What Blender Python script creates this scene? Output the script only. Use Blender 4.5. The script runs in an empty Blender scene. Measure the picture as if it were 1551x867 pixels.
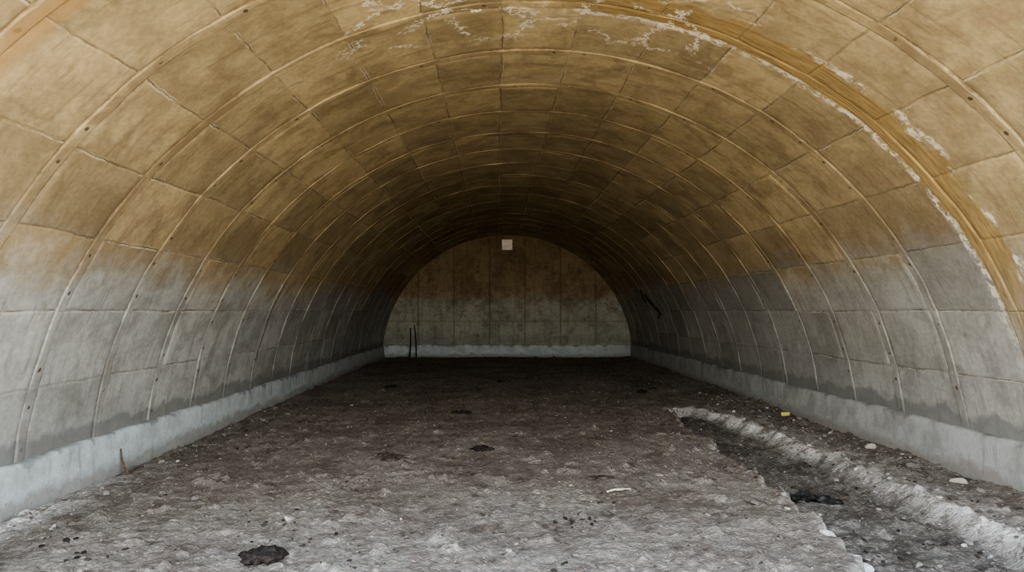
import bpy, bmesh, math, random
import numpy as np
from mathutils import Vector, noise as mnoise
random.seed(4); rng=np.random.default_rng(7)
S=bpy.context.scene
A,B=4.25,4.16
Y0,YE=3.0,25.2
RY,RS=6.10,1.12
CURB_X=4.17
CH={-1:.38,1:.45}

# ---------------------------------------------------------------- numpy noise
def vn(x,y,seed=0):
    x=np.asarray(x,float);y=np.asarray(y,float)
    xi=np.floor(x).astype(np.int64);yi=np.floor(y).astype(np.int64)
    fx=x-xi;fy=y-yi
    fx=fx*fx*fx*(fx*(fx*6-15)+10);fy=fy*fy*fy*(fy*(fy*6-15)+10)
    def h(a,b):
        n=(a*374761393+b*668265263+seed*974634777)&0x7fffffff
        n=((n^(n>>13))*1274126177)&0x7fffffff
        n=((n^(n>>15))*668265263)&0x7fffffff
        return ((n^(n>>16))&0xffff)/65535.0
    return ((h(xi,yi)*(1-fx)+h(xi+1,yi)*fx)*(1-fy)+(h(xi,yi+1)*(1-fx)+h(xi+1,yi+1)*fx)*fy)*2-1
def fbm(x,y,o=4,seed=0):
    s=0;a=1;t=0
    for i in range(o):
        s=s+a*vn(x*2**i+i*17.3,y*2**i-i*9.1,seed+i);t+=a;a*=.55
    return s/t
def sstep(a,b,x):
    t=np.clip((np.asarray(x,float)-a)/(b-a),0,1);return t*t*(3-2*t)

# ---------------------------------------------------------------- mesh helpers
def grid_mesh(name,P,UV=None,cols=None,mat=None,flip=False,smooth=True):
    n,m=P.shape[:2]
    me=bpy.data.meshes.new(name)
    me.vertices.add(n*m);me.vertices.foreach_set('co',P.reshape(-1).astype(np.float32))
    i,j=np.meshgrid(np.arange(n-1),np.arange(m-1),indexing='ij')
    a=(i*m+j).ravel();b=((i+1)*m+j).ravel();c=((i+1)*m+j+1).ravel();d=(i*m+j+1).ravel()
    q=np.stack([a,b,c,d] if not flip else [a,d,c,b],1)
    F=len(q);me.loops.add(F*4);me.polygons.add(F)
    me.loops.foreach_set('vertex_index',q.ravel().astype(np.int32))
    me.polygons.foreach_set('loop_start',np.arange(0,F*4,4,dtype=np.int32))
    me.polygons.foreach_set('loop_total',np.full(F,4,dtype=np.int32))
    me.update(calc_edges=True)
    if smooth: me.polygons.foreach_set('use_smooth',np.ones(F,bool))
    if UV is not None:
        l=me.uv_layers.new(name='UVMap')
        l.data.foreach_set('uv',UV.reshape(-1,2)[q.ravel()].ravel().astype(np.float32))
    if cols is not None:
        ca=me.color_attributes.new('mask','FLOAT_COLOR','POINT')
        ca.data.foreach_set('color',cols.reshape(-1).astype(np.float32))
    me.validate();me.update()
    ob=bpy.data.objects.new(name,me);S.collection.objects.link(ob)
    if mat: me.materials.append(mat)
    return ob
def pymesh(name,V,F,mat,smooth=False):
    me=bpy.data.meshes.new(name);me.from_pydata([tuple(v) for v in V],[],F);me.update()
    if smooth:
        for p in me.polygons:p.use_smooth=True
    ob=bpy.data.objects.new(name,me);S.collection.objects.link(ob);me.materials.append(mat);return ob

# ---------------------------------------------------------------- node helpers
class NT:
    def __init__(s,name):
        s.m=bpy.data.materials.new(name);s.m.use_nodes=True;s.t=s.m.node_tree
        s.b=s.t.nodes['Principled BSDF'];s.b.inputs['Roughness'].default_value=.9
        s.b.inputs['Specular IOR Level'].default_value=.25
    def n(s,ty,**k):
        x=s.t.nodes.new(ty)
        for a,b in k.items(): setattr(x,a,b)
        return x
    def put(s,sock,v):
        if isinstance(v,bpy.types.NodeSocket): s.t.links.new(v,sock)
        elif isinstance(v,(tuple,list)):
            sock.default_value=tuple(v)+(1,) if len(sock.default_value)==4 and len(v)==3 else tuple(v)
        else: sock.default_value=v
    def m_(s,op,a,b=0,c=0,clamp=False):
        x=s.n('ShaderNodeMath',operation=op);x.use_clamp=clamp
        s.put(x.inputs[0],a);s.put(x.inputs[1],b);s.put(x.inputs[2],c);return x.outputs[0]
    def ss(s,v,a,b,o0=0.,o1=1.):
        x=s.n('ShaderNodeMapRange',interpolation_type='SMOOTHSTEP')
        s.put(x.inputs[0],v)
        if a<=b:
            vals=(a,b,o0,o1)
        else: vals=(b,a,o1,o0)
        for i,q in enumerate(vals): x.inputs[i+1].default_value=q
        return x.outputs[0]
    def mix(s,f,a,b,bt='MIX'):
        x=s.n('ShaderNodeMix',data_type='RGBA',blend_type=bt);x.clamp_factor=True
        s.put(x.inputs[0],f);s.put(x.inputs[6],a);s.put(x.inputs[7],b);return x.outputs[2]
    def noise(s,vec,sc,det=5,rough=.55,dist=0,col=False):
        x=s.n('ShaderNodeTexNoise');s.put(x.inputs['Vector'],vec)
        x.inputs['Scale'].default_value=sc;x.inputs['Detail'].default_value=det
        x.inputs['Roughness'].default_value=rough;x.inputs['Distortion'].default_value=dist
        return x.outputs[1 if col else 0]
    def comb(s,x,y,z=0):
        c=s.n('ShaderNodeCombineXYZ');s.put(c.inputs[0],x);s.put(c.inputs[1],y);s.put(c.inputs[2],z);return c.outputs[0]
    def sep(s,v):
        c=s.n('ShaderNodeSeparateXYZ');s.put(c.inputs[0],v);return c.outputs
    def bump(s,h,st,d,nrm=None):
        x=s.n('ShaderNodeBump');x.inputs['Strength'].default_value=st;x.inputs['Distance'].default_value=d
        s.put(x.inputs['Height'],h)
        if nrm is not None: s.put(x.inputs['Normal'],nrm)
        return x.outputs[0]
    def out(s,col,nrm=None,rough=None):
        s.put(s.b.inputs['Base Color'],col)
        if nrm is not None:s.put(s.b.inputs['Normal'],nrm)
        if rough is not None:s.put(s.b.inputs['Roughness'],rough)
        return s.m

UP=(.49,.39,.225); UPD=(.35,.27,.15); LO=(.42,.42,.39); LOD=(.30,.30,.275)

# ---------------------------------------------------------------- vault material
def vault_mat():
    s=NT('formed_concrete_vault')
    pos=s.n('ShaderNodeNewGeometry').outputs['Position'];px,py,pz=s.sep(pos)
    uv=s.n('ShaderNodeUVMap').outputs[0];r,v,_=s.sep(uv)
    w=s.noise(pos,2.5,3);w2=s.noise(pos,14,2)
    r2=s.m_('ADD',r,s.m_('MULTIPLY',s.m_('SUBTRACT',w2,.5),.035))
    v2=s.m_('ADD',v,s.m_('MULTIPLY',s.m_('SUBTRACT',w2,.5),.05))
    rd=s.m_('MULTIPLY',s.m_('ABSOLUTE',s.m_('SUBTRACT',s.m_('FRACT',s.m_('ADD',r2,100.5)),.5)),RS)
    jd=s.m_('MULTIPLY',s.m_('ABSOLUTE',s.m_('SUBTRACT',s.m_('FRACT',v2),.5)),.66)
    wn=s.n('ShaderNodeTexWhiteNoise',noise_dimensions='2D')
    s.put(wn.inputs['Vector'],s.comb(s.m_('FLOOR',r),s.m_('FLOOR',s.m_('ADD',v,.5))))
    pid=wn.outputs['Value']
    big=s.noise(pos,.8,3);med=s.noise(pos,3.0,6,.6,.3);fine=s.noise(pos,22,4,.6)
    spk=s.noise(pos,60,2,.5)
    hz=s.m_('ADD',pz,s.m_('MULTIPLY',s.m_('SUBTRACT',med,.5),.6))
    hz=s.m_('ADD',hz,s.m_('MULTIPLY',s.m_('SUBTRACT',pid,.5),.30))
    hz=s.m_('ADD',hz,s.m_('MULTIPLY',px,-.02))
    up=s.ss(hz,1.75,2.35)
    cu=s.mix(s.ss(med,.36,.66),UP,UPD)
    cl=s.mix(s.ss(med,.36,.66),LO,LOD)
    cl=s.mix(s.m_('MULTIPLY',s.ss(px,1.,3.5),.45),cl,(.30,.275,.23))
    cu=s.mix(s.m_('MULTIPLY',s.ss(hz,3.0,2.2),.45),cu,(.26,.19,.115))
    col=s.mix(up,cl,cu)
    col=s.mix(s.m_('MULTIPLY',s.ss(big,.48,.68),.35),col,s.mix(up,(.50,.50,.475),(.58,.465,.28)))
    tone=s.ss(pid,0,1,.82,1.11)
    col=s.mix(1,col,s.comb(tone,tone,tone),'MULTIPLY')
    bl=s.noise(pos,1.9,6,.62,.7)
    col=s.mix(s.m_('MULTIPLY',s.ss(bl,.50,.66),.5),col,s.mix(up,(.20,.19,.165),(.20,.15,.085)))
    st=s.noise(s.comb(s.m_('MULTIPLY',r,9),s.m_('MULTIPLY',v,.6)),1.5,5,.65)
    col=s.mix(s.m_('MULTIPLY',s.ss(st,.52,.68),.45),col,s.mix(up,(.17,.16,.14),(.19,.14,.08)))
    ft=s.ss(fine,.25,.75,.86,1.11);col=s.mix(1,col,s.comb(ft,ft,ft),'MULTIPLY')
    col=s.mix(s.m_('MULTIPLY',s.ss(spk,.67,.73),s.ss(med,.42,.6,0,.6)),col,(.12,.09,.055))
    # ribs
    em=s.ss(s.m_('ABSOLUTE',s.m_('SUBTRACT',rd,.064)),.010,.003)
    col=s.mix(s.m_('MULTIPLY',em,s.ss(med,.40,.62,.08,.75)),col,s.mix(up,(.14,.13,.11),(.15,.10,.055)))
    em2=s.ss(s.m_('ABSOLUTE',s.m_('SUBTRACT',rd,.048)),.008,.002)
    col=s.mix(s.m_('MULTIPLY',em2,s.ss(w,.48,.66,0,.35)),col,(.58,.51,.38))
    ribd=s.m_('MULTIPLY',s.ss(rd,.06,.045),s.ss(bl,.44,.62,0,.5))
    col=s.mix(ribd,col,s.mix(up,(.24,.22,.19),(.26,.185,.105)))
    # panel joints
    notrib=s.ss(rd,.06,.08)
    jl=s.m_('MULTIPLY',s.ss(jd,.009,.003),notrib)
    col=s.mix(s.m_('MULTIPLY',jl,s.ss(w,.42,.6,.08,.75)),col,(.14,.105,.065))
    jl2=s.m_('MULTIPLY',s.ss(s.m_('ABSOLUTE',s.m_('SUBTRACT',jd,.012)),.009,.002),notrib)
    col=s.mix(s.m_('MULTIPLY',jl2,s.ss(med,.50,.62,0,.6)),col,(.58,.53,.42))
    # tie-bolt holes
    jj=s.m_('SUBTRACT',jd,.15)
    hd=s.m_('SQRT',s.m_('ADD',s.m_('MULTIPLY',rd,rd),s.m_('MULTIPLY',jj,jj)))
    wr=s.m_('MULTIPLY',s.ss(hd,.024,.013),s.ss(w,.48,.52))
    col=s.mix(s.m_('MULTIPLY',wr,.85),col,(.05,.035,.02))
    # wet darker strip above the footing, broken into patches along the wall
    wz=s.m_('SUBTRACT',pz,s.ss(px,-1,1,0,.06))
    wa=s.noise(s.comb(0,py,0),1.1,3,.6)
    wz=s.m_('ADD',wz,s.m_('MULTIPLY',s.m_('SUBTRACT',wa,.5),.28))
    wet=s.m_('MULTIPLY',s.ss(s.m_('ADD',wz,s.m_('MULTIPLY',s.m_('SUBTRACT',med,.5),.40)),.57,.50),.72)
    col=s.mix(wet,col,(.165,.165,.155))
    # ochre water-stained rib, right side
    vr=s.m_('MULTIPLY',s.ss(v,9.6,11),s.ss(v,19.0,16.6))
    drip=s.noise(s.comb(s.m_('MULTIPLY',r,3),s.m_('MULTIPLY',v,.9)),2.2,5,.7)
    rr=s.m_('ADD',r,s.m_('MULTIPLY',s.m_('SUBTRACT',med,.5),.16))
    ri=s.m_('ADD',rr,s.m_('MULTIPLY',s.m_('SUBTRACT',drip,.5),.35))
    band=s.m_('MULTIPLY',s.m_('MULTIPLY',s.ss(ri,-.34,-.26),s.ss(rr,.10,.05)),vr)
    oc=s.mix(s.ss(s.noise(s.comb(s.m_('MULTIPLY',r,26),s.m_('MULTIPLY',v,1.6)),1.2,7,.75),.35,.65),(.46,.33,.14),(.23,.155,.07))
    col=s.mix(s.m_('MULTIPLY',band,s.ss(drip,.34,.46,.65,.93)),col,oc)
    vein=s.noise(pos,9,5,.75)
    we=s.m_('MULTIPLY',s.ss(s.m_('ABSOLUTE',s.m_('SUBTRACT',rr,.10)),.055,.014),vr)
    we2=s.m_('MULTIPLY',s.m_('MULTIPLY',s.ss(s.m_('ABSOLUTE',s.m_('SUBTRACT',ri,-.33)),.06,.012),vr),s.ss(w,.47,.55))
    col=s.mix(s.m_('MULTIPLY',s.m_('MAXIMUM',we,we2),s.ss(vein,.44,.56)),col,(.80,.74,.62))
    # ochre stain at left near rib
    vl=s.m_('MULTIPLY',s.ss(v,3.,5.),s.ss(v,9.5,8))
    b2=s.m_('MULTIPLY',s.ss(s.m_('ABSOLUTE',s.m_('SUBTRACT',rr,-1.93)),.13,.05),vl)
    col=s.mix(s.m_('MULTIPLY',b2,.6),col,(.40,.25,.10))
    # efflorescence veins near the crown
    vo=s.n('ShaderNodeTexVoronoi',feature='DISTANCE_TO_EDGE');vo.inputs['Scale'].default_value=1.6
    dv=s.n('ShaderNodeVectorMath',operation='ADD');s.put(dv.inputs[0],pos)
    sc=s.n('ShaderNodeVectorMath',operation='SCALE');s.put(sc.inputs[0],s.noise(pos,7,4,.75,col=True));sc.inputs['Scale'].default_value=.4
    s.put(dv.inputs[1],sc.outputs[0]);s.put(vo.inputs['Vector'],dv.outputs[0])
    reg=s.m_('MULTIPLY',s.m_('MULTIPLY',s.ss(r,.85,.45),s.ss(r,-.9,-.4)),s.m_('MULTIPLY',s.ss(v,6.9,7.8),s.ss(v,12.8,12.)))
    reg=s.m_('MULTIPLY',reg,s.ss(w,.43,.50))
    vm=s.m_('MULTIPLY',s.ss(vo.outputs[0],.04,.012),s.m_('MULTIPLY',reg,s.ss(vein,.40,.50)))
    col=s.mix(s.m_('MULTIPLY',vm,.95),col,(.84,.78,.66))
    # dark leak line on the left wall
    dl=s.m_('MULTIPLY',s.ss(s.m_('ABSOLUTE',s.m_('SUBTRACT',rr,5.06)),.045,.015),s.m_('MULTIPLY',s.ss(v,1.,1.4),s.ss(v,3.4,2.9)))
    col=s.mix(s.m_('MULTIPLY',dl,.75),col,(.05,.045,.04))
    nb=s.bump(s.m_('ADD',s.m_('MULTIPLY',bl,.9),s.m_('MULTIPLY',fine,.05)),.25,.03)
    return s.out(col,nb)
M_V=vault_mat()

def wall_mat():
    s=NT('end_wall_concrete')
    pos=s.n('ShaderNodeNewGeometry').outputs['Position'];x,y,z=s.sep(pos)
    med=s.noise(pos,2.2,6,.65);fine=s.noise(pos,18,4,.7)
    hz=s.m_('ADD',z,s.m_('MULTIPLY',s.m_('SUBTRACT',med,.5),.9))
    up=s.ss(hz,1.65,2.3)
    col=s.mix(up,s.mix(s.ss(med,.38,.65),(.43,.42,.34),(.31,.30,.235)),s.mix(s.ss(med,.38,.65),(.35,.265,.16),(.225,.165,.10)))
    bd=s.m_('MULTIPLY',s.m_('ABSOLUTE',s.m_('SUBTRACT',s.m_('FRACT',s.m_('ADD',s.m_('DIVIDE',s.m_('ADD',x,.62),1.21),20.5)),.5)),1.21)
    st=s.noise(s.comb(s.m_('MULTIPLY',x,7),0,s.m_('MULTIPLY',z,.6)),1.3,5,.65)
    col=s.mix(s.m_('MULTIPLY',s.ss(st,.5,.72),.4),col,(.12,.09,.06))
    col=s.mix(s.m_('MULTIPLY',s.ss(bd,.04,.01),.45),col,(.11,.075,.04))
    bl=s.noise(pos,3.4,5,.7)
    col=s.mix(s.m_('MULTIPLY',s.ss(bl,.56,.66),.45),col,(.13,.085,.05))
    hl=s.ss(s.m_('ABSOLUTE',s.m_('SUBTRACT',z,1.22)),.03,.008)
    col=s.mix(s.m_('MULTIPLY',hl,.4),col,(.16,.14,.10))
    col=s.mix(s.m_('MULTIPLY',s.m_('MULTIPLY',s.ss(z,.9,.6),s.ss(z,.40,.5)),.4),col,(.19,.19,.16))
    ft=s.ss(fine,.25,.75,.8,1.15);col=s.mix(1,col,s.comb(ft,ft,ft),'MULTIPLY')
    return s.out(col,s.bump(s.m_('ADD',med,fine),.3,.02))
M_W=wall_mat()

def curb_mat():
    s=NT('pale_footing_concrete')
    pos=s.n('ShaderNodeNewGeometry').outputs['Position'];x,y,z=s.sep(pos)
    med=s.noise(pos,3.5,5,.6);fine=s.noise(pos,26,4,.6)
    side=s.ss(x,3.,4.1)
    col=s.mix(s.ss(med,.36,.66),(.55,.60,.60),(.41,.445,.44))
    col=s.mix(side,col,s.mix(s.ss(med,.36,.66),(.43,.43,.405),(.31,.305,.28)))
    st=s.noise(s.comb(0,s.m_('MULTIPLY',y,4),s.m_('MULTIPLY',z,.8)),1.5,5,.65)
    col=s.mix(s.m_('MULTIPLY',s.ss(st,.54,.70),.55),col,(.22,.21,.185))
    zz=s.m_('ADD',z,s.m_('MULTIPLY',s.m_('SUBTRACT',med,.5),.45))
    col=s.mix(s.m_('MULTIPLY',s.ss(zz,.14,.04),.65),col,(.22,.19,.16))
    dz=s.m_('ADD',z,s.m_('MULTIPLY',s.m_('SUBTRACT',med,.5),.5))
    tz=s.m_('SUBTRACT',dz,s.m_('MULTIPLY',side,.06))
    col=s.mix(s.m_('MULTIPLY',s.ss(tz,.37,.43),.55),col,(.15,.15,.14))
    col=s.mix(s.m_('MULTIPLY',s.ss(fine,.62,.7),.5),col,(.14,.12,.10))
    ft=s.ss(fine,.25,.75,.88,1.08);col=s.mix(1,col,s.comb(ft,ft,ft),'MULTIPLY')
    return s.out(col,s.bump(s.m_('ADD',med,s.m_('MULTIPLY',fine,.3)),.35,.02))
M_C=curb_mat()

def floor_mat():
    s=NT('crusted_dirt')
    pos=s.n('ShaderNodeNewGeometry').outputs['Position'];x,y,z=s.sep(pos)
    at=s.n('ShaderNodeAttribute',attribute_name='mask');tr,wh,sd=s.sep(at.outputs['Color'])
    big=s.noise(pos,.9,5,.65);med=s.noise(pos,4.5,6,.68,.3)
    dv=s.n('ShaderNodeVectorMath',operation='ADD');s.put(dv.inputs[0],pos)
    sc=s.n('ShaderNodeVectorMath',operation='SCALE');s.put(sc.inputs[0],s.noise(pos,14,3,col=True));sc.inputs['Scale'].default_value=.09
    s.put(dv.inputs[1],sc.outputs[0])
    def vor(scale):
        vo=s.n('ShaderNodeTexVoronoi');vo.inputs['Scale'].default_value=scale
        s.put(vo.inputs['Vector'],dv.outputs[0]);return vo.outputs['Distance'],s.sep(vo.outputs['Color'])[0]
    vd,vc=vor(34);vd2,vc2=vor(80)
    col=s.mix(s.ss(med,.36,.64),(.275,.243,.205),(.185,.158,.13))
    col=s.mix(s.m_('MULTIPLY',s.ss(big,.48,.60),.65),col,(.14,.113,.092))
    col=s.mix(s.m_('MULTIPLY',s.ss(big,.47,.38),.4),col,(.31,.28,.24))
    col=s.mix(s.m_('MULTIPLY',s.ss(med,.58,.66),.7),col,(.085,.064,.05))
    red=s.noise(pos,1.7,5,.68)
    col=s.mix(s.m_('MULTIPLY',s.ss(red,.57,.65),.6),col,(.11,.078,.06))
    col=s.mix(s.m_('MULTIPLY',tr,.8),col,s.mix(s.ss(med,.38,.62),(.19,.175,.155),(.08,.07,.06)))
    col=s.mix(s.m_('MULTIPLY',sd,.6),col,s.mix(s.ss(med,.42,.6),(.22,.195,.165),(.11,.085,.065)))
    gt=s.ss(vc,0,1,.78,1.2);col=s.mix(1,col,s.comb(gt,gt,gt),'MULTIPLY')
    gt=s.ss(vc2,0,1,.80,1.18);col=s.mix(1,col,s.comb(gt,gt,gt),'MULTIPLY')
    col=s.mix(s.m_('MULTIPLY',s.ss(vc,.93,.97),s.ss(vd,.42,.3,0,.6)),col,(.40,.365,.31))
    col=s.mix(s.m_('MULTIPLY',s.ss(vc,.05,.02),s.ss(vd,.45,.3,0,.8)),col,(.04,.03,.025))
    wm=s.m_('MULTIPLY',wh,s.ss(s.noise(pos,5,7,.78),.39,.54))
    wv=s.ss(vc,0,1,.78,1.1)
    col=s.mix(wm,col,s.mix(1,(.68,.65,.61),s.comb(wv,wv,wv),'MULTIPLY'))
    h=s.m_('ADD',s.m_('MULTIPLY',s.m_('SUBTRACT',.7,vd),s.m_('ADD',s.m_('MULTIPLY',vc,.9),.2)),s.m_('ADD',s.m_('MULTIPLY',s.m_('SUBTRACT',.7,vd2),s.m_('MULTIPLY',vc2,.4)),s.m_('MULTIPLY',med,1.6)))
    return s.out(col,s.bump(h,.65,.024),.95)
M_F=floor_mat()

def simple(name,c1,c2,sc=8,rough=.9,bump=.4,emis=None,metal=0):
    s=NT(name);tc=s.n('ShaderNodeTexCoord').outputs['Object']
    n1=s.noise(tc,sc,5,.65)
    col=s.mix(s.ss(n1,.35,.65),c1,c2)
    s.b.inputs['Metallic'].default_value=metal
    if emis:
        s.put(s.b.inputs['Emission Color'],emis[:3]);s.b.inputs['Emission Strength'].default_value=emis[3]
    return s.out(col,s.bump(n1,bump,.01),rough)
M_CLOD=simple('dark_dry_mud',(.040,.030,.024),(.013,.010,.008),30,.95,.8)
M_BROWN=simple('brown_clay',(.11,.085,.066),(.05,.038,.03),25)
M_RAG=simple('black_plastic_sheet',(.012,.012,.012),(.03,.028,.026),12,.45,.3)
M_WOOD=simple('weathered_wood',(.15,.10,.065),(.06,.04,.03),20)
M_PALEW=simple('bleached_wood',(.6,.55,.48),(.4,.36,.3),20)
M_YEL=simple('faded_yellow_tin',(.62,.60,.16),(.42,.42,.14),18,.5,.2)
M_RUB=simple('black_rubber_cable',(.012,.012,.013),(.03,.03,.03),18,.6,.2)
M_FRAME=simple('vent_frame_metal',(.30,.26,.21),(.17,.13,.10),14)
M_PANE=simple('glowing_vent_pane',(.70,.63,.53),(.55,.47,.39),6,.5,.1,emis=(1,.84,.68,.035))  # pale pane; weak emission stands in for daylight behind the vent
def stone_mat():
    s=NT('mixed_stones');at=s.n('ShaderNodeAttribute',attribute_name='mask')
    pos=s.n('ShaderNodeNewGeometry').outputs['Position'];n=s.noise(pos,40,4,.7)
    f=s.ss(n,.3,.7,.7,1.2)
    return s.out(s.mix(1,at.outputs['Color'],s.comb(f,f,f),'MULTIPLY'),s.bump(n,.5,.01))
M_ST=stone_mat()

# ---------------------------------------------------------------- vault geometry (walls + ceiling)
def lines(lo,hi,centers,offs,step):
    L=set()
    for c in centers:
        for o in offs:
            if lo<=c+o<=hi:L.add(round(c+o,5))
    mo=max(abs(o) for o in offs)
    for x in np.arange(math.floor(lo/step)*step,hi+step,step):
        if lo<=x<=hi and all(abs(x-c)>mo+step*.3 for c in centers): L.add(round(float(x),5))
    L.add(lo);L.add(hi)
    return np.array(sorted(L))
rlo,rhi=(Y0-RY)/RS,(YE-RY)/RS+.05
ro=[0,.025,-.025,.038,-.038,.045,-.045,.052,-.052,.058,-.058,.064,-.064,.078,-.078]
R=lines(rlo,rhi,list(range(-3,19)),ro,.125)
tab=rng.uniform(-.006,.006,(64,64))
def vault_part(name,v0,v1):
    V=lines(v0,v1,[k+.5 for k in range(-1,21)],[0,.012,-.012,.022,-.022,.04,-.04],.125)
    r,v=np.meshgrid(R,V,indexing='ij')
    rw=r+.022*fbm(r*1.3,v*1.1,3,3); vw=v+.035*fbm(r*1.7+9,v*.9,3,5)
    rw=np.where((r<=rlo+1e-6)|(r>=rhi-1e-6),r,rw)
    rw=np.clip(rw,rlo,rhi); vw=np.where((v<=v0)|(v>=v1),v,vw)
    rd=np.abs((r+100.5)%1-.5)*RS; jd=np.abs(v%1-.5)*.66
    h=.008*sstep(.062,.048,rd)*(0.65+1.1*fbm(r*3,v*2,2,8))
    h-=.006*np.exp(-((rd-.066)/.006)**2)
    h-=.007*sstep(.014,.004,jd)*sstep(.06,.075,rd)
    pr=np.floor(r).astype(int);pv=np.floor(v+.5).astype(int)
    h+=tab[(pr+10)%64,pv%64]*sstep(.008,.02,jd)*sstep(.07,.085,rd)
    h+=.010*fbm(r*.9,v*.7,3,21)
    th=vw*math.pi/20
    y=RY+rw*RS
    nx=np.cos(th)/A;nz=-np.sin(th)/B;nl=np.sqrt(nx*nx+nz*nz)
    P=np.stack([-A*np.cos(th)+h*nx/nl,y,B*np.sin(th)+h*nz/nl],-1)
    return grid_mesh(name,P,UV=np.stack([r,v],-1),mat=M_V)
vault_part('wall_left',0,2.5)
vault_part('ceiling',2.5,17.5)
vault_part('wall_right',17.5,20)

# ---------------------------------------------------------------- end wall
k=1.02
X,T=np.meshgrid(A*k*np.sin(np.linspace(-math.pi/2,math.pi/2,221)),np.linspace(0,1,60),indexing='ij')
Z=T*B*k*np.sqrt(np.clip(1-(X/(A*k))**2,0,1))
bd=np.abs(((X+.62)/1.21+20.5)%1-.5)*1.21
Yw=YE+.012*sstep(.04,.0,bd)+.01*fbm(X*.8,Z*.8,3,31)
grid_mesh('wall_back',np.stack([X,Yw,Z],-1),mat=M_W)

# ---------------------------------------------------------------- footings
def footing(name,side):
    ys=np.linspace(Y0-.02,YE-.02,420);t=CH[side]
    prof=[(0,-.12),(0,.0),(0,.1),(0,.2),(0,.3),(.0,t-.035),(.012,t-.008),(.05,t),(.16,t+.01)]
    P=np.zeros((len(ys),len(prof),3))
    for k,(dx,z) in enumerate(prof):
        w=.014*fbm(ys*1.1,ys*0+z*3,4,43+side)+.006*vn(ys*9,ys*0+z*9,50+side)
        x=CURB_X+dx+w-.015*(.4-z)
        P[:,k,0]=side*x;P[:,k,1]=ys;P[:,k,2]=z+(.02*fbm(ys*.7,ys*0,4,60+side) if z>.32 else 0)
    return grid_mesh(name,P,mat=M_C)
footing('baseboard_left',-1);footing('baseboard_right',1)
xs=np.linspace(-4.2,4.2,160)
prof=[(0,-.1),(0,.1),(0,.25),(0,.39),(.015,.42),(.1,.43)]
P=np.zeros((len(xs),len(prof),3))
for k,(dy,z) in enumerate(prof):
    P[:,k,0]=xs;P[:,k,1]=YE-.09+dy+.008*fbm(xs*1.3,xs*0+z,3,71);P[:,k,2]=z+(.02*fbm(xs,xs*0,4,72) if z>.3 else 0)
grid_mesh('baseboard_back',P,mat=M_C)

# ---------------------------------------------------------------- floor
ey=[3,4.5,5.6,6.9,8.7,10.5,11.7,12.2];ex=[1.65,1.80,2.10,2.14,2.16,2.22,2.32,2.6]
ry=[3,5,6.3,8.2,9.8,11.2,12.2];rx=[3.15,3.2,3.26,3.24,3.18,3.05,2.7]
def floor_fields(x,y):
    jag=.15*fbm(y*2.0,y*0+3,4,81)+.08*vn(y*7+x*2,x*3,82)
    e=np.interp(y,ey,ex)+jag
    rr=np.interp(y,ry,rx)+.12*fbm(y*1.6,y*0,4,83)
    endm=sstep(12.25,11.9,y+.2*vn(x*3,y*3,84))
    inside=sstep(e-.012,e+.022,x)*endm
    tr=inside*sstep(rr+.04,rr-.22,x)
    ridge=np.exp(-((x-rr)/.12)**2)*endm
    margR=inside*sstep(rr,rr+.15,x)
    le=-3.60+.13*fbm(y*1.1,y*0,4,86)+.1*sstep(9,5,y)
    lm=sstep(le+.05,le-.08,x)*sstep(16,11,y)
    h=.030*fbm(x*.6,y*.5,4,90)+.015*fbm(x*3,y*3,4,91)+.012*np.abs(fbm(x*9,y*9,3,92))+.006*vn(x*26,y*26,93)
    cl=np.clip(fbm(x*5.2,y*5.2,3,95)-.36,0,1)
    cl2=np.clip(fbm(x*11,y*11,2,96)-.38,0,1)
    h=h+cl*.10+cl2*.06
    h=h-.12*tr-.02*margR+.025*ridge*(1+.8*vn(y*3,x*4,89))-.03*lm
    h=h+tr*.04*fbm(x*7,y*7,3,97)+margR*.03*fbm(x*6,y*6,3,98)
    lip=np.exp(-((x-e+.05)/.06)**2)*endm*.014
    h=h+lip
    h=h+.03*sstep(3.9,4.2,np.abs(x))*(fbm(y*1.5,x*0+np.sign(x)*5,3,99)+np.where(x>0,.9,-.3))
    edge=np.exp(-((x-e)/.035)**2)*endm*(.6+.7*vn(y*2,x*0,101))
    wh=np.clip(ridge*(1.0+.6*vn(y*1.3,y*0,88))+.3*np.exp(-((x-rr-.25)/.3)**2)*endm+edge+ .8*np.exp(-((y-11.9)/.12)**2)*sstep(2.2,2.4,x)*sstep(3.2,3.0,x),0,1)
    lw=np.exp(-((x+4.05)/.22)**2)*.6*(1+vn(y*1.5,x*2,103))*sstep(9,6,y)
    wh=np.clip(wh+lw,0,1)
    return h,tr,wh,np.clip(lm+margR,0,1)
ys=[2.4]
while ys[-1]<YE: ys.append(ys[-1]*1.0052)
ys[-1]=YE+.02;ys=np.array(ys);xs=np.linspace(-4.3,4.3,385)
X,Y=np.meshgrid(xs,ys,indexing='ij')
H,TR,WH,SD=floor_fields(X,Y)
H=H*sstep(2.4,3.0,Y)
grid_mesh('floor',np.stack([X,Y,H],-1),cols=np.stack([TR,WH,SD,SD*0+1],-1),mat=M_F)
def fz(x,y):
    return float(floor_fields(np.array([x]),np.array([y]))[0][0])

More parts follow.
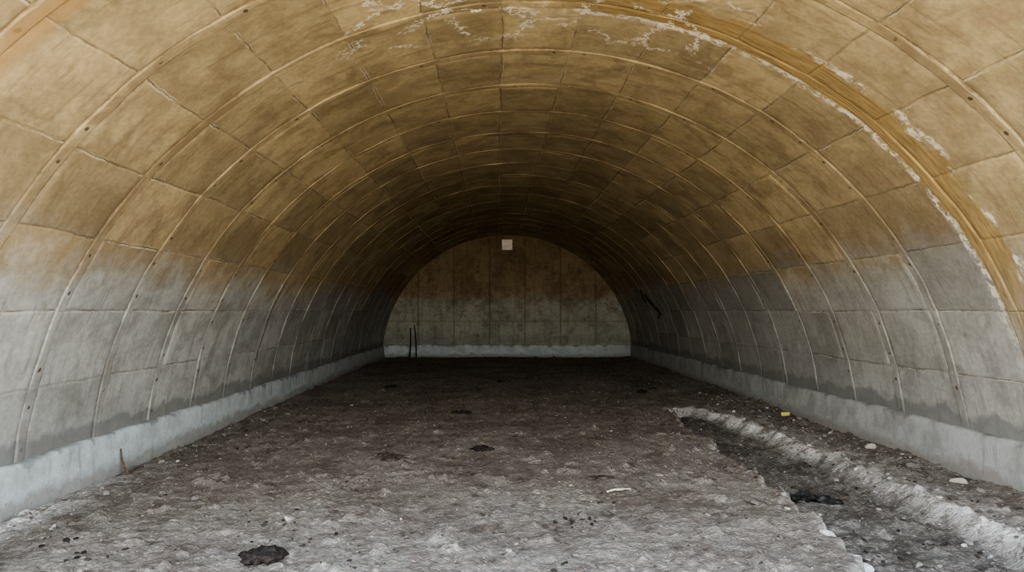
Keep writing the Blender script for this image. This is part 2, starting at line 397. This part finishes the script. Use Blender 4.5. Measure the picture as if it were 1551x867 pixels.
# outside ground and front headwall
gx=np.linspace(-16,16,65);gy=np.linspace(-24,2.42,60);X,Y=np.meshgrid(gx,gy,indexing='ij')
Hg=.05*fbm(X*.5,Y*.5,4,120)*sstep(2.4,1.2,Y)-.004
M_G=simple('sunlit_dry_earth',(.45,.365,.255),(.36,.29,.20),1.5,.95,.3)
grid_mesh('ground',np.stack([X,Y,Hg],-1),mat=M_G)
V=[];F=[];n=64
for k in range(n+1):
    t=math.pi*k/n
    ix,iz=-A*math.cos(t),B*math.sin(t)
    ox=-10*math.cos(t);oz=min(5.6,12*math.sin(t))
    for yy in (Y0-.5,Y0):
        V.append((ix,yy,iz));V.append((ox,yy,oz))
for k in range(n):
    a=k*4;b=a+4
    F+= [(a,a+1,b+1,b),(a+2,b+2,b+3,a+3),(a,b,b+2,a+2),(a+1,a+3,b+3,b+1)]
pymesh('wall_front',V,F,M_W)

# ---------------------------------------------------------------- stones
def ico(sub=1):
    bm=bmesh.new();bmesh.ops.create_icosphere(bm,subdivisions=sub,radius=1)
    v=np.array([x.co[:] for x in bm.verts]);f=[[q.index for q in p.verts] for p in bm.faces];bm.free();return v,np.array(f)
CL=[(-1.86,4.80,.34,.5,0,12),(-1.48,8.05,.38,.22,1,14),(-.92,11.5,.28,.5,0,7),(-.57,8.5,.28,.4,0,9),(2.40,14.2,.26,.55,0,6),(2.78,14.9,.22,.55,0,6),
    (-3.95,8.4,.16,.6,1,6),(3.95,13.6,.22,.9,1,6),(.62,7.0,.24,.25,1,9),(-2.6,15.5,.3,.3,0,8),(-.3,16.5,.3,.3,0,8),(-3.1,10.6,.3,.25,1,9)]
def ok(x,y):
    if math.hypot(x-2.42,y-6.64)<.34 or math.hypot(x-3.98,y-11.3)<.25:return False
    if x<-3.9 and 7.3<y<8.0:return False
    return all(math.hypot(x-c[0],y-c[1])>c[2]*.75+.06 for c in CL)
def scatter(name,pts,mat,sub=1,angular=False):
    pts=[p for p in pts if ok(p[0],p[1])]
    a=np.array([[p[0],p[1]] for p in pts]);hh=floor_fields(a[:,0],a[:,1])[0]
    bv,bf=ico(sub);VV=[];FF=[];CC=[];o=0
    for (x,y,s,c),z in zip(pts,hh):
        q=bv.copy()
        for _ in range(6 if angular else 3):
            d=rng.normal(size=3);d/=np.linalg.norm(d);lim=rng.uniform(.35,.8)
            t=q@d;q=q-np.outer(np.clip(t-lim,0,None),d)
        sc=s*np.array([rng.uniform(.7,1.35),rng.uniform(.7,1.2),rng.uniform(.4,.8)])
        q=q*sc;a=rng.uniform(0,6.28);ca,sa=math.cos(a),math.sin(a)
        tl=rng.uniform(-.4,.4);ct,st=math.cos(tl),math.sin(tl)
        q=q@np.array([[1,0,0],[0,ct,-st],[0,st,ct]])@np.array([[ca,-sa,0],[sa,ca,0],[0,0,1]])
        VV.append(q+np.array([x,y,z+sc[2]*.25]));FF.append(bf+o);o+=len(bv);CC.append(np.tile(np.array([*c,1]),(len(bv),1)))
    VV=np.concatenate(VV);FF=np.concatenate(FF);CC=np.concatenate(CC)
    me=bpy.data.meshes.new(name);me.from_pydata(VV.tolist(),[],FF.tolist());me.update()
    ca_=me.color_attributes.new('mask','FLOAT_COLOR','POINT');ca_.data.foreach_set('color',CC.ravel().astype(np.float32))
    ob=bpy.data.objects.new(name,me);S.collection.objects.link(ob);me.materials.append(mat);return ob
pts=[]
def stone(x,y,s,pale=.05):
    k=rng.random();b=rng.uniform(.12,.26) if k>pale else rng.uniform(.32,.44)
    pts.append((x,y,s,(b*1.05,b*.93,b*.80)))
for i in range(2800):
    y=3.3*(5.5)**(rng.random()**1.2);x=rng.uniform(-4.05,4.05);stone(x,y,min(.030,.005*math.exp(abs(rng.normal())*.65)))
# small dark organic crumbs in loose clusters
for i in range(70):
    cy=3.6*(5.5)**rng.random();cx=rng.uniform(-3.8,3.6)
    for j in range(rng.integers(3,11)):
        b=rng.uniform(.015,.05);pts.append((cx+rng.normal()*.12,cy+rng.normal()*.12,rng.uniform(.008,.026),(b*1.15,b*.92,b*.75)))
for i in range(700):
    y=rng.uniform(3.3,14);x=rng.uniform(3.2,4.12);stone(x,y,min(.05,.009*math.exp(abs(rng.normal())*.7)),.10)
for i in range(350):
    y=rng.uniform(3.3,13);x=-4.1+abs(rng.normal())*.28;stone(x,y,min(.04,.008*math.exp(abs(rng.normal())*.7)),.10)
for i in range(450):
    y=rng.uniform(3.3,11.8);x=rng.uniform(1.9,3.2);stone(x,y,min(.035,.008*math.exp(abs(rng.normal())*.6)),.04)
for x,y,s in [(4.0,8.6,.07),(3.9,7.6,.055),(3.95,6.9,.06),(4.02,9.7,.05),(3.7,5.9,.05),(-2.9,6.3,.045),(-1.95,5.7,.06),(-3.6,5.6,.05),(1.75,6.1,.06),(-.3,4.9,.035),(4.02,10.7,.05),(3.98,11.9,.05),(3.9,6.5,.05),(3.5,4.9,.05),(1.2,7.2,.04)]:
    stone(x,y,s,.35)
for (x,y,s) in [(2.02,4.85,.07),(2.08,5.1,.05),(2.0,5.3,.085),(2.12,5.5,.04),(1.93,4.6,.05),(2.16,5.05,.03),(2.05,4.95,.025),(2.18,5.7,.03),(1.98,5.0,.03),(2.2,4.7,.06),(2.3,4.6,.03),(1.9,4.4,.07),(2.1,6.0,.04)]:
    b=rng.uniform(.45,.62);pts.append((x,y,s,(b,b*.97,b*.93)))
for i in range(60):
    y=rng.uniform(4.5,11.8);x=float(np.interp(y,ry,rx))+rng.normal()*.12;b=rng.uniform(.3,.5);pts.append((x,y,rng.uniform(.012,.03),(b,b*.97,b*.93)))
scatter('gravel_stones',pts,M_ST,2,True)

# ---------------------------------------------------------------- clods & debris
def clod(name,x,y,s,flat,mat,seed,n=9):
    bv,bf=ico(3);r=random.Random(seed);VV=[];FF=[];o=0;z0=fz(x,y)
    for k in range(n):
        a=r.uniform(0,6.28);d=r.uniform(.1,.75)*s*.55 if k else 0;rad=s*(.27 if k==0 else r.uniform(.09,.24))
        q=bv.copy();off=r.uniform(0,50)
        ns=np.array([mnoise.fractal(Vector(p*2.4)+Vector((off,k,0)),.7,2.1,5) for p in q])
        q=q*(1+.5*ns)[:,None]*rad;q[:,2]*=flat
        VV.append(q+np.array([x+d*math.cos(a)*1.25,y+d*math.sin(a)*.9,z0+rad*flat*.5]));FF.append(bf+o);o+=len(bv)
    return pymesh(name,np.concatenate(VV),np.concatenate(FF).tolist(),mat,True)
for i,c in enumerate(CL): clod('mud_clod',c[0],c[1],c[2],c[3],M_BROWN if c[4] else M_CLOD,i+1,c[5])

nx=ny=34;u=np.linspace(-1,1,nx);U,W=np.meshgrid(u,u,indexing='ij')
z0=fz(2.42,6.64)
rad=.16*(1+.35*vn(np.arctan2(W,U)*1.5,U*0,140))
Xp=2.42+U*rad*1.25+.03*fbm(U*2,W*2,3,141);Yp=6.64+W*rad*.8
Zp=z0+.015+.07*np.abs(fbm(U*2.2+4,W*2.2,4,142))*1.8*(1-.6*(U**2+W**2)/2)
grid_mesh('plastic_sheet_scrap',np.stack([Xp,Yp,Zp],-1),mat=M_RAG)

def tube(name,pts,rad,mat,seg=10,taper=1.0):
    cu=bpy.data.curves.new(name,'CURVE');cu.dimensions='3D';cu.bevel_depth=rad;cu.bevel_resolution=4;cu.use_fill_caps=True
    if isinstance(pts[0][0],(int,float)):pts=[pts]
    for pl in pts:
        sp=cu.splines.new('BEZIER');sp.bezier_points.add(len(pl)-1)
        for i,p in enumerate(pl):
            b=sp.bezier_points[i];b.co=p;b.handle_left_type=b.handle_right_type='AUTO';b.radius=1-(1-taper)*i/(len(pl)-1)
    ob=bpy.data.objects.new(name,cu);S.collection.objects.link(ob)
    dg=bpy.context.evaluated_depsgraph_get();me=bpy.data.meshes.new_from_object(ob.evaluated_get(dg))
    bpy.data.objects.remove(ob);ob=bpy.data.objects.new(name,me);S.collection.objects.link(ob);me.materials.clear();me.materials.append(mat)
    for p in me.polygons:p.use_smooth=True
    return ob
z=fz(.68,6.5)+.02
tube('bleached_stick',[[(.58,6.47,z),(.66,6.5,z+.012),(.80,6.55,z+.004)],[(.67,6.5,z+.01),(.72,6.46,z+.02)]],.010,M_PALEW,taper=.6)
z=fz(-4.1,7.55)
tube('wood_scrap',[[(-4.04,7.5,z),(-4.12,7.53,z+.12),(-4.15,7.55,z+.25)],[(-4.03,7.5,z+.01),(-4.05,7.62,z+.03),(-4.04,7.8,z+.02)]],.014,M_WOOD,taper=.5)
z=fz(-3.2,25.0)
tube('wooden_stick',[(-3.30,24.93,z),(-3.27,24.99,z+.5),(-3.29,25.04,z+1.0)],.026,M_RUB,taper=.7)
tube('wooden_stick',[(-3.07,24.93,z),(-3.09,24.98,z+.5),(-3.15,25.05,z+1.1)],.024,M_RUB,taper=.6)
def lathe(name,prof,mat,n=28):
    V=[];F=[]
    for r,z in prof:
        for k in range(n):
            a=2*math.pi*k/n;V.append((r*math.cos(a),r*math.sin(a),z))
    for i in range(len(prof)-1):
        for k in range(n):F.append((i*n+k,i*n+(k+1)%n,(i+1)*n+(k+1)%n,(i+1)*n+k))
    return pymesh(name,V,F,mat,True)
can=lathe('drink_can',[(.0001,.004),(.022,.004),(.026,0),(.033,.012),(.033,.05),(.031,.06),(.033,.07),(.033,.105),(.027,.12),(.028,.124),(.025,.122),(.024,.118),(.0001,.118)],M_YEL)
can.rotation_euler=(math.radians(84),0,math.radians(60));can.location=(3.98,11.3,fz(3.98,11.3)+.035)
def wallpt(y,z,off=.03):
    x=A*math.sqrt(1-(z/B)**2)-off;return (x,y,z)
rc=random.Random(5);L=[]
for k in range(5):
    y=20.3-.2*k;z=2.14-.12*k;p=[]
    for i in range(6):
        p.append(wallpt(y,z,.035+rc.uniform(0,.03)));z-=rc.uniform(.02,.09);y+=rc.uniform(-.18,.14)
    L.append(p)
tube('hanging_cable',L,.018,M_RUB)

def box(bm,c,d):
    r=bmesh.ops.create_cube(bm,size=1)
    for v in r['verts']:v.co=Vector((v.co.x*d[0]+c[0],v.co.y*d[1]+c[1],v.co.z*d[2]+c[2]))
vent=bpy.data.objects.new('wall_vent',None);S.collection.objects.link(vent);vent.location=(-.02,YE-.03,3.83)
bm=bmesh.new();w=.20
for c,d in [((0,0,w),(.45,.10,.045)),((0,0,-w),(.45,.10,.045)),((w,0,0),(.045,.10,.36)),((-w,0,0),(.045,.10,.36))]: box(bm,c,d)
bmesh.ops.bevel(bm,geom=bm.edges[:],offset=.006,segments=2,affect='EDGES')
me=bpy.data.meshes.new('frame');bm.to_mesh(me);bm.free();me.materials.append(M_FRAME)
f=bpy.data.objects.new('frame',me);S.collection.objects.link(f);f.parent=vent
bm=bmesh.new();box(bm,(0,.0,0),(.37,.02,.37))
me=bpy.data.meshes.new('pane');bm.to_mesh(me);bm.free();me.materials.append(M_PANE)
f=bpy.data.objects.new('pane',me);S.collection.objects.link(f);f.parent=vent

# ---------------------------------------------------------------- light
W=bpy.data.worlds.new('World');S.world=W;W.use_nodes=True;t=W.node_tree;bg=t.nodes['Background']
tc=t.nodes.new('ShaderNodeTexCoord');sp=t.nodes.new('ShaderNodeSeparateXYZ');t.links.new(tc.outputs['Generated'],sp.inputs[0])
cr=t.nodes.new('ShaderNodeValToRGB');mr=t.nodes.new('ShaderNodeMapRange');mr.inputs[1].default_value=-1;mr.inputs[2].default_value=1
t.links.new(sp.outputs[2],mr.inputs[0]);t.links.new(mr.outputs[0],cr.inputs[0])
e=cr.color_ramp.elements;e[0].position=0;e[0].color=(.45,.38,.30,1);e[1].position=1;e[1].color=(.42,.6,.9,1)
for p,c in [(.47,(.8,.70,.56,1)),(.505,(1.45,1.4,1.3,1)),(.58,(1.05,1.13,1.2,1)),(.75,(.58,.72,.92,1))]:
    q=e.new(p);q.color=c
t.links.new(cr.outputs[0],bg.inputs[0]);bg.inputs[1].default_value=2.6
sun=bpy.data.lights.new('sun','SUN');sun.energy=12;sun.angle=.01;sun.color=(1,.92,.77)
so=bpy.data.objects.new('sun',sun);S.collection.objects.link(so)
so.rotation_euler=Vector((.25,-.45,-1)).to_track_quat('-Z','Y').to_euler()

# ---------------------------------------------------------------- camera
cam=bpy.data.cameras.new('camera');co=bpy.data.objects.new('camera',cam);S.collection.objects.link(co)
cam.sensor_width=36;cam.lens=36*1120/1551;cam.clip_start=.05
co.location=(-.383,0,1.6)
co.rotation_euler=(math.radians(90+math.degrees(math.atan(36.5/1120))),0,-math.atan(23.5/1120))
S.camera=co
S.view_settings.view_transform='AgX'
try: S.view_settings.look='AgX - Medium High Contrast'
except Exception as ex: print(ex)
S.view_settings.exposure=1.72
print('done',S.view_settings.look)
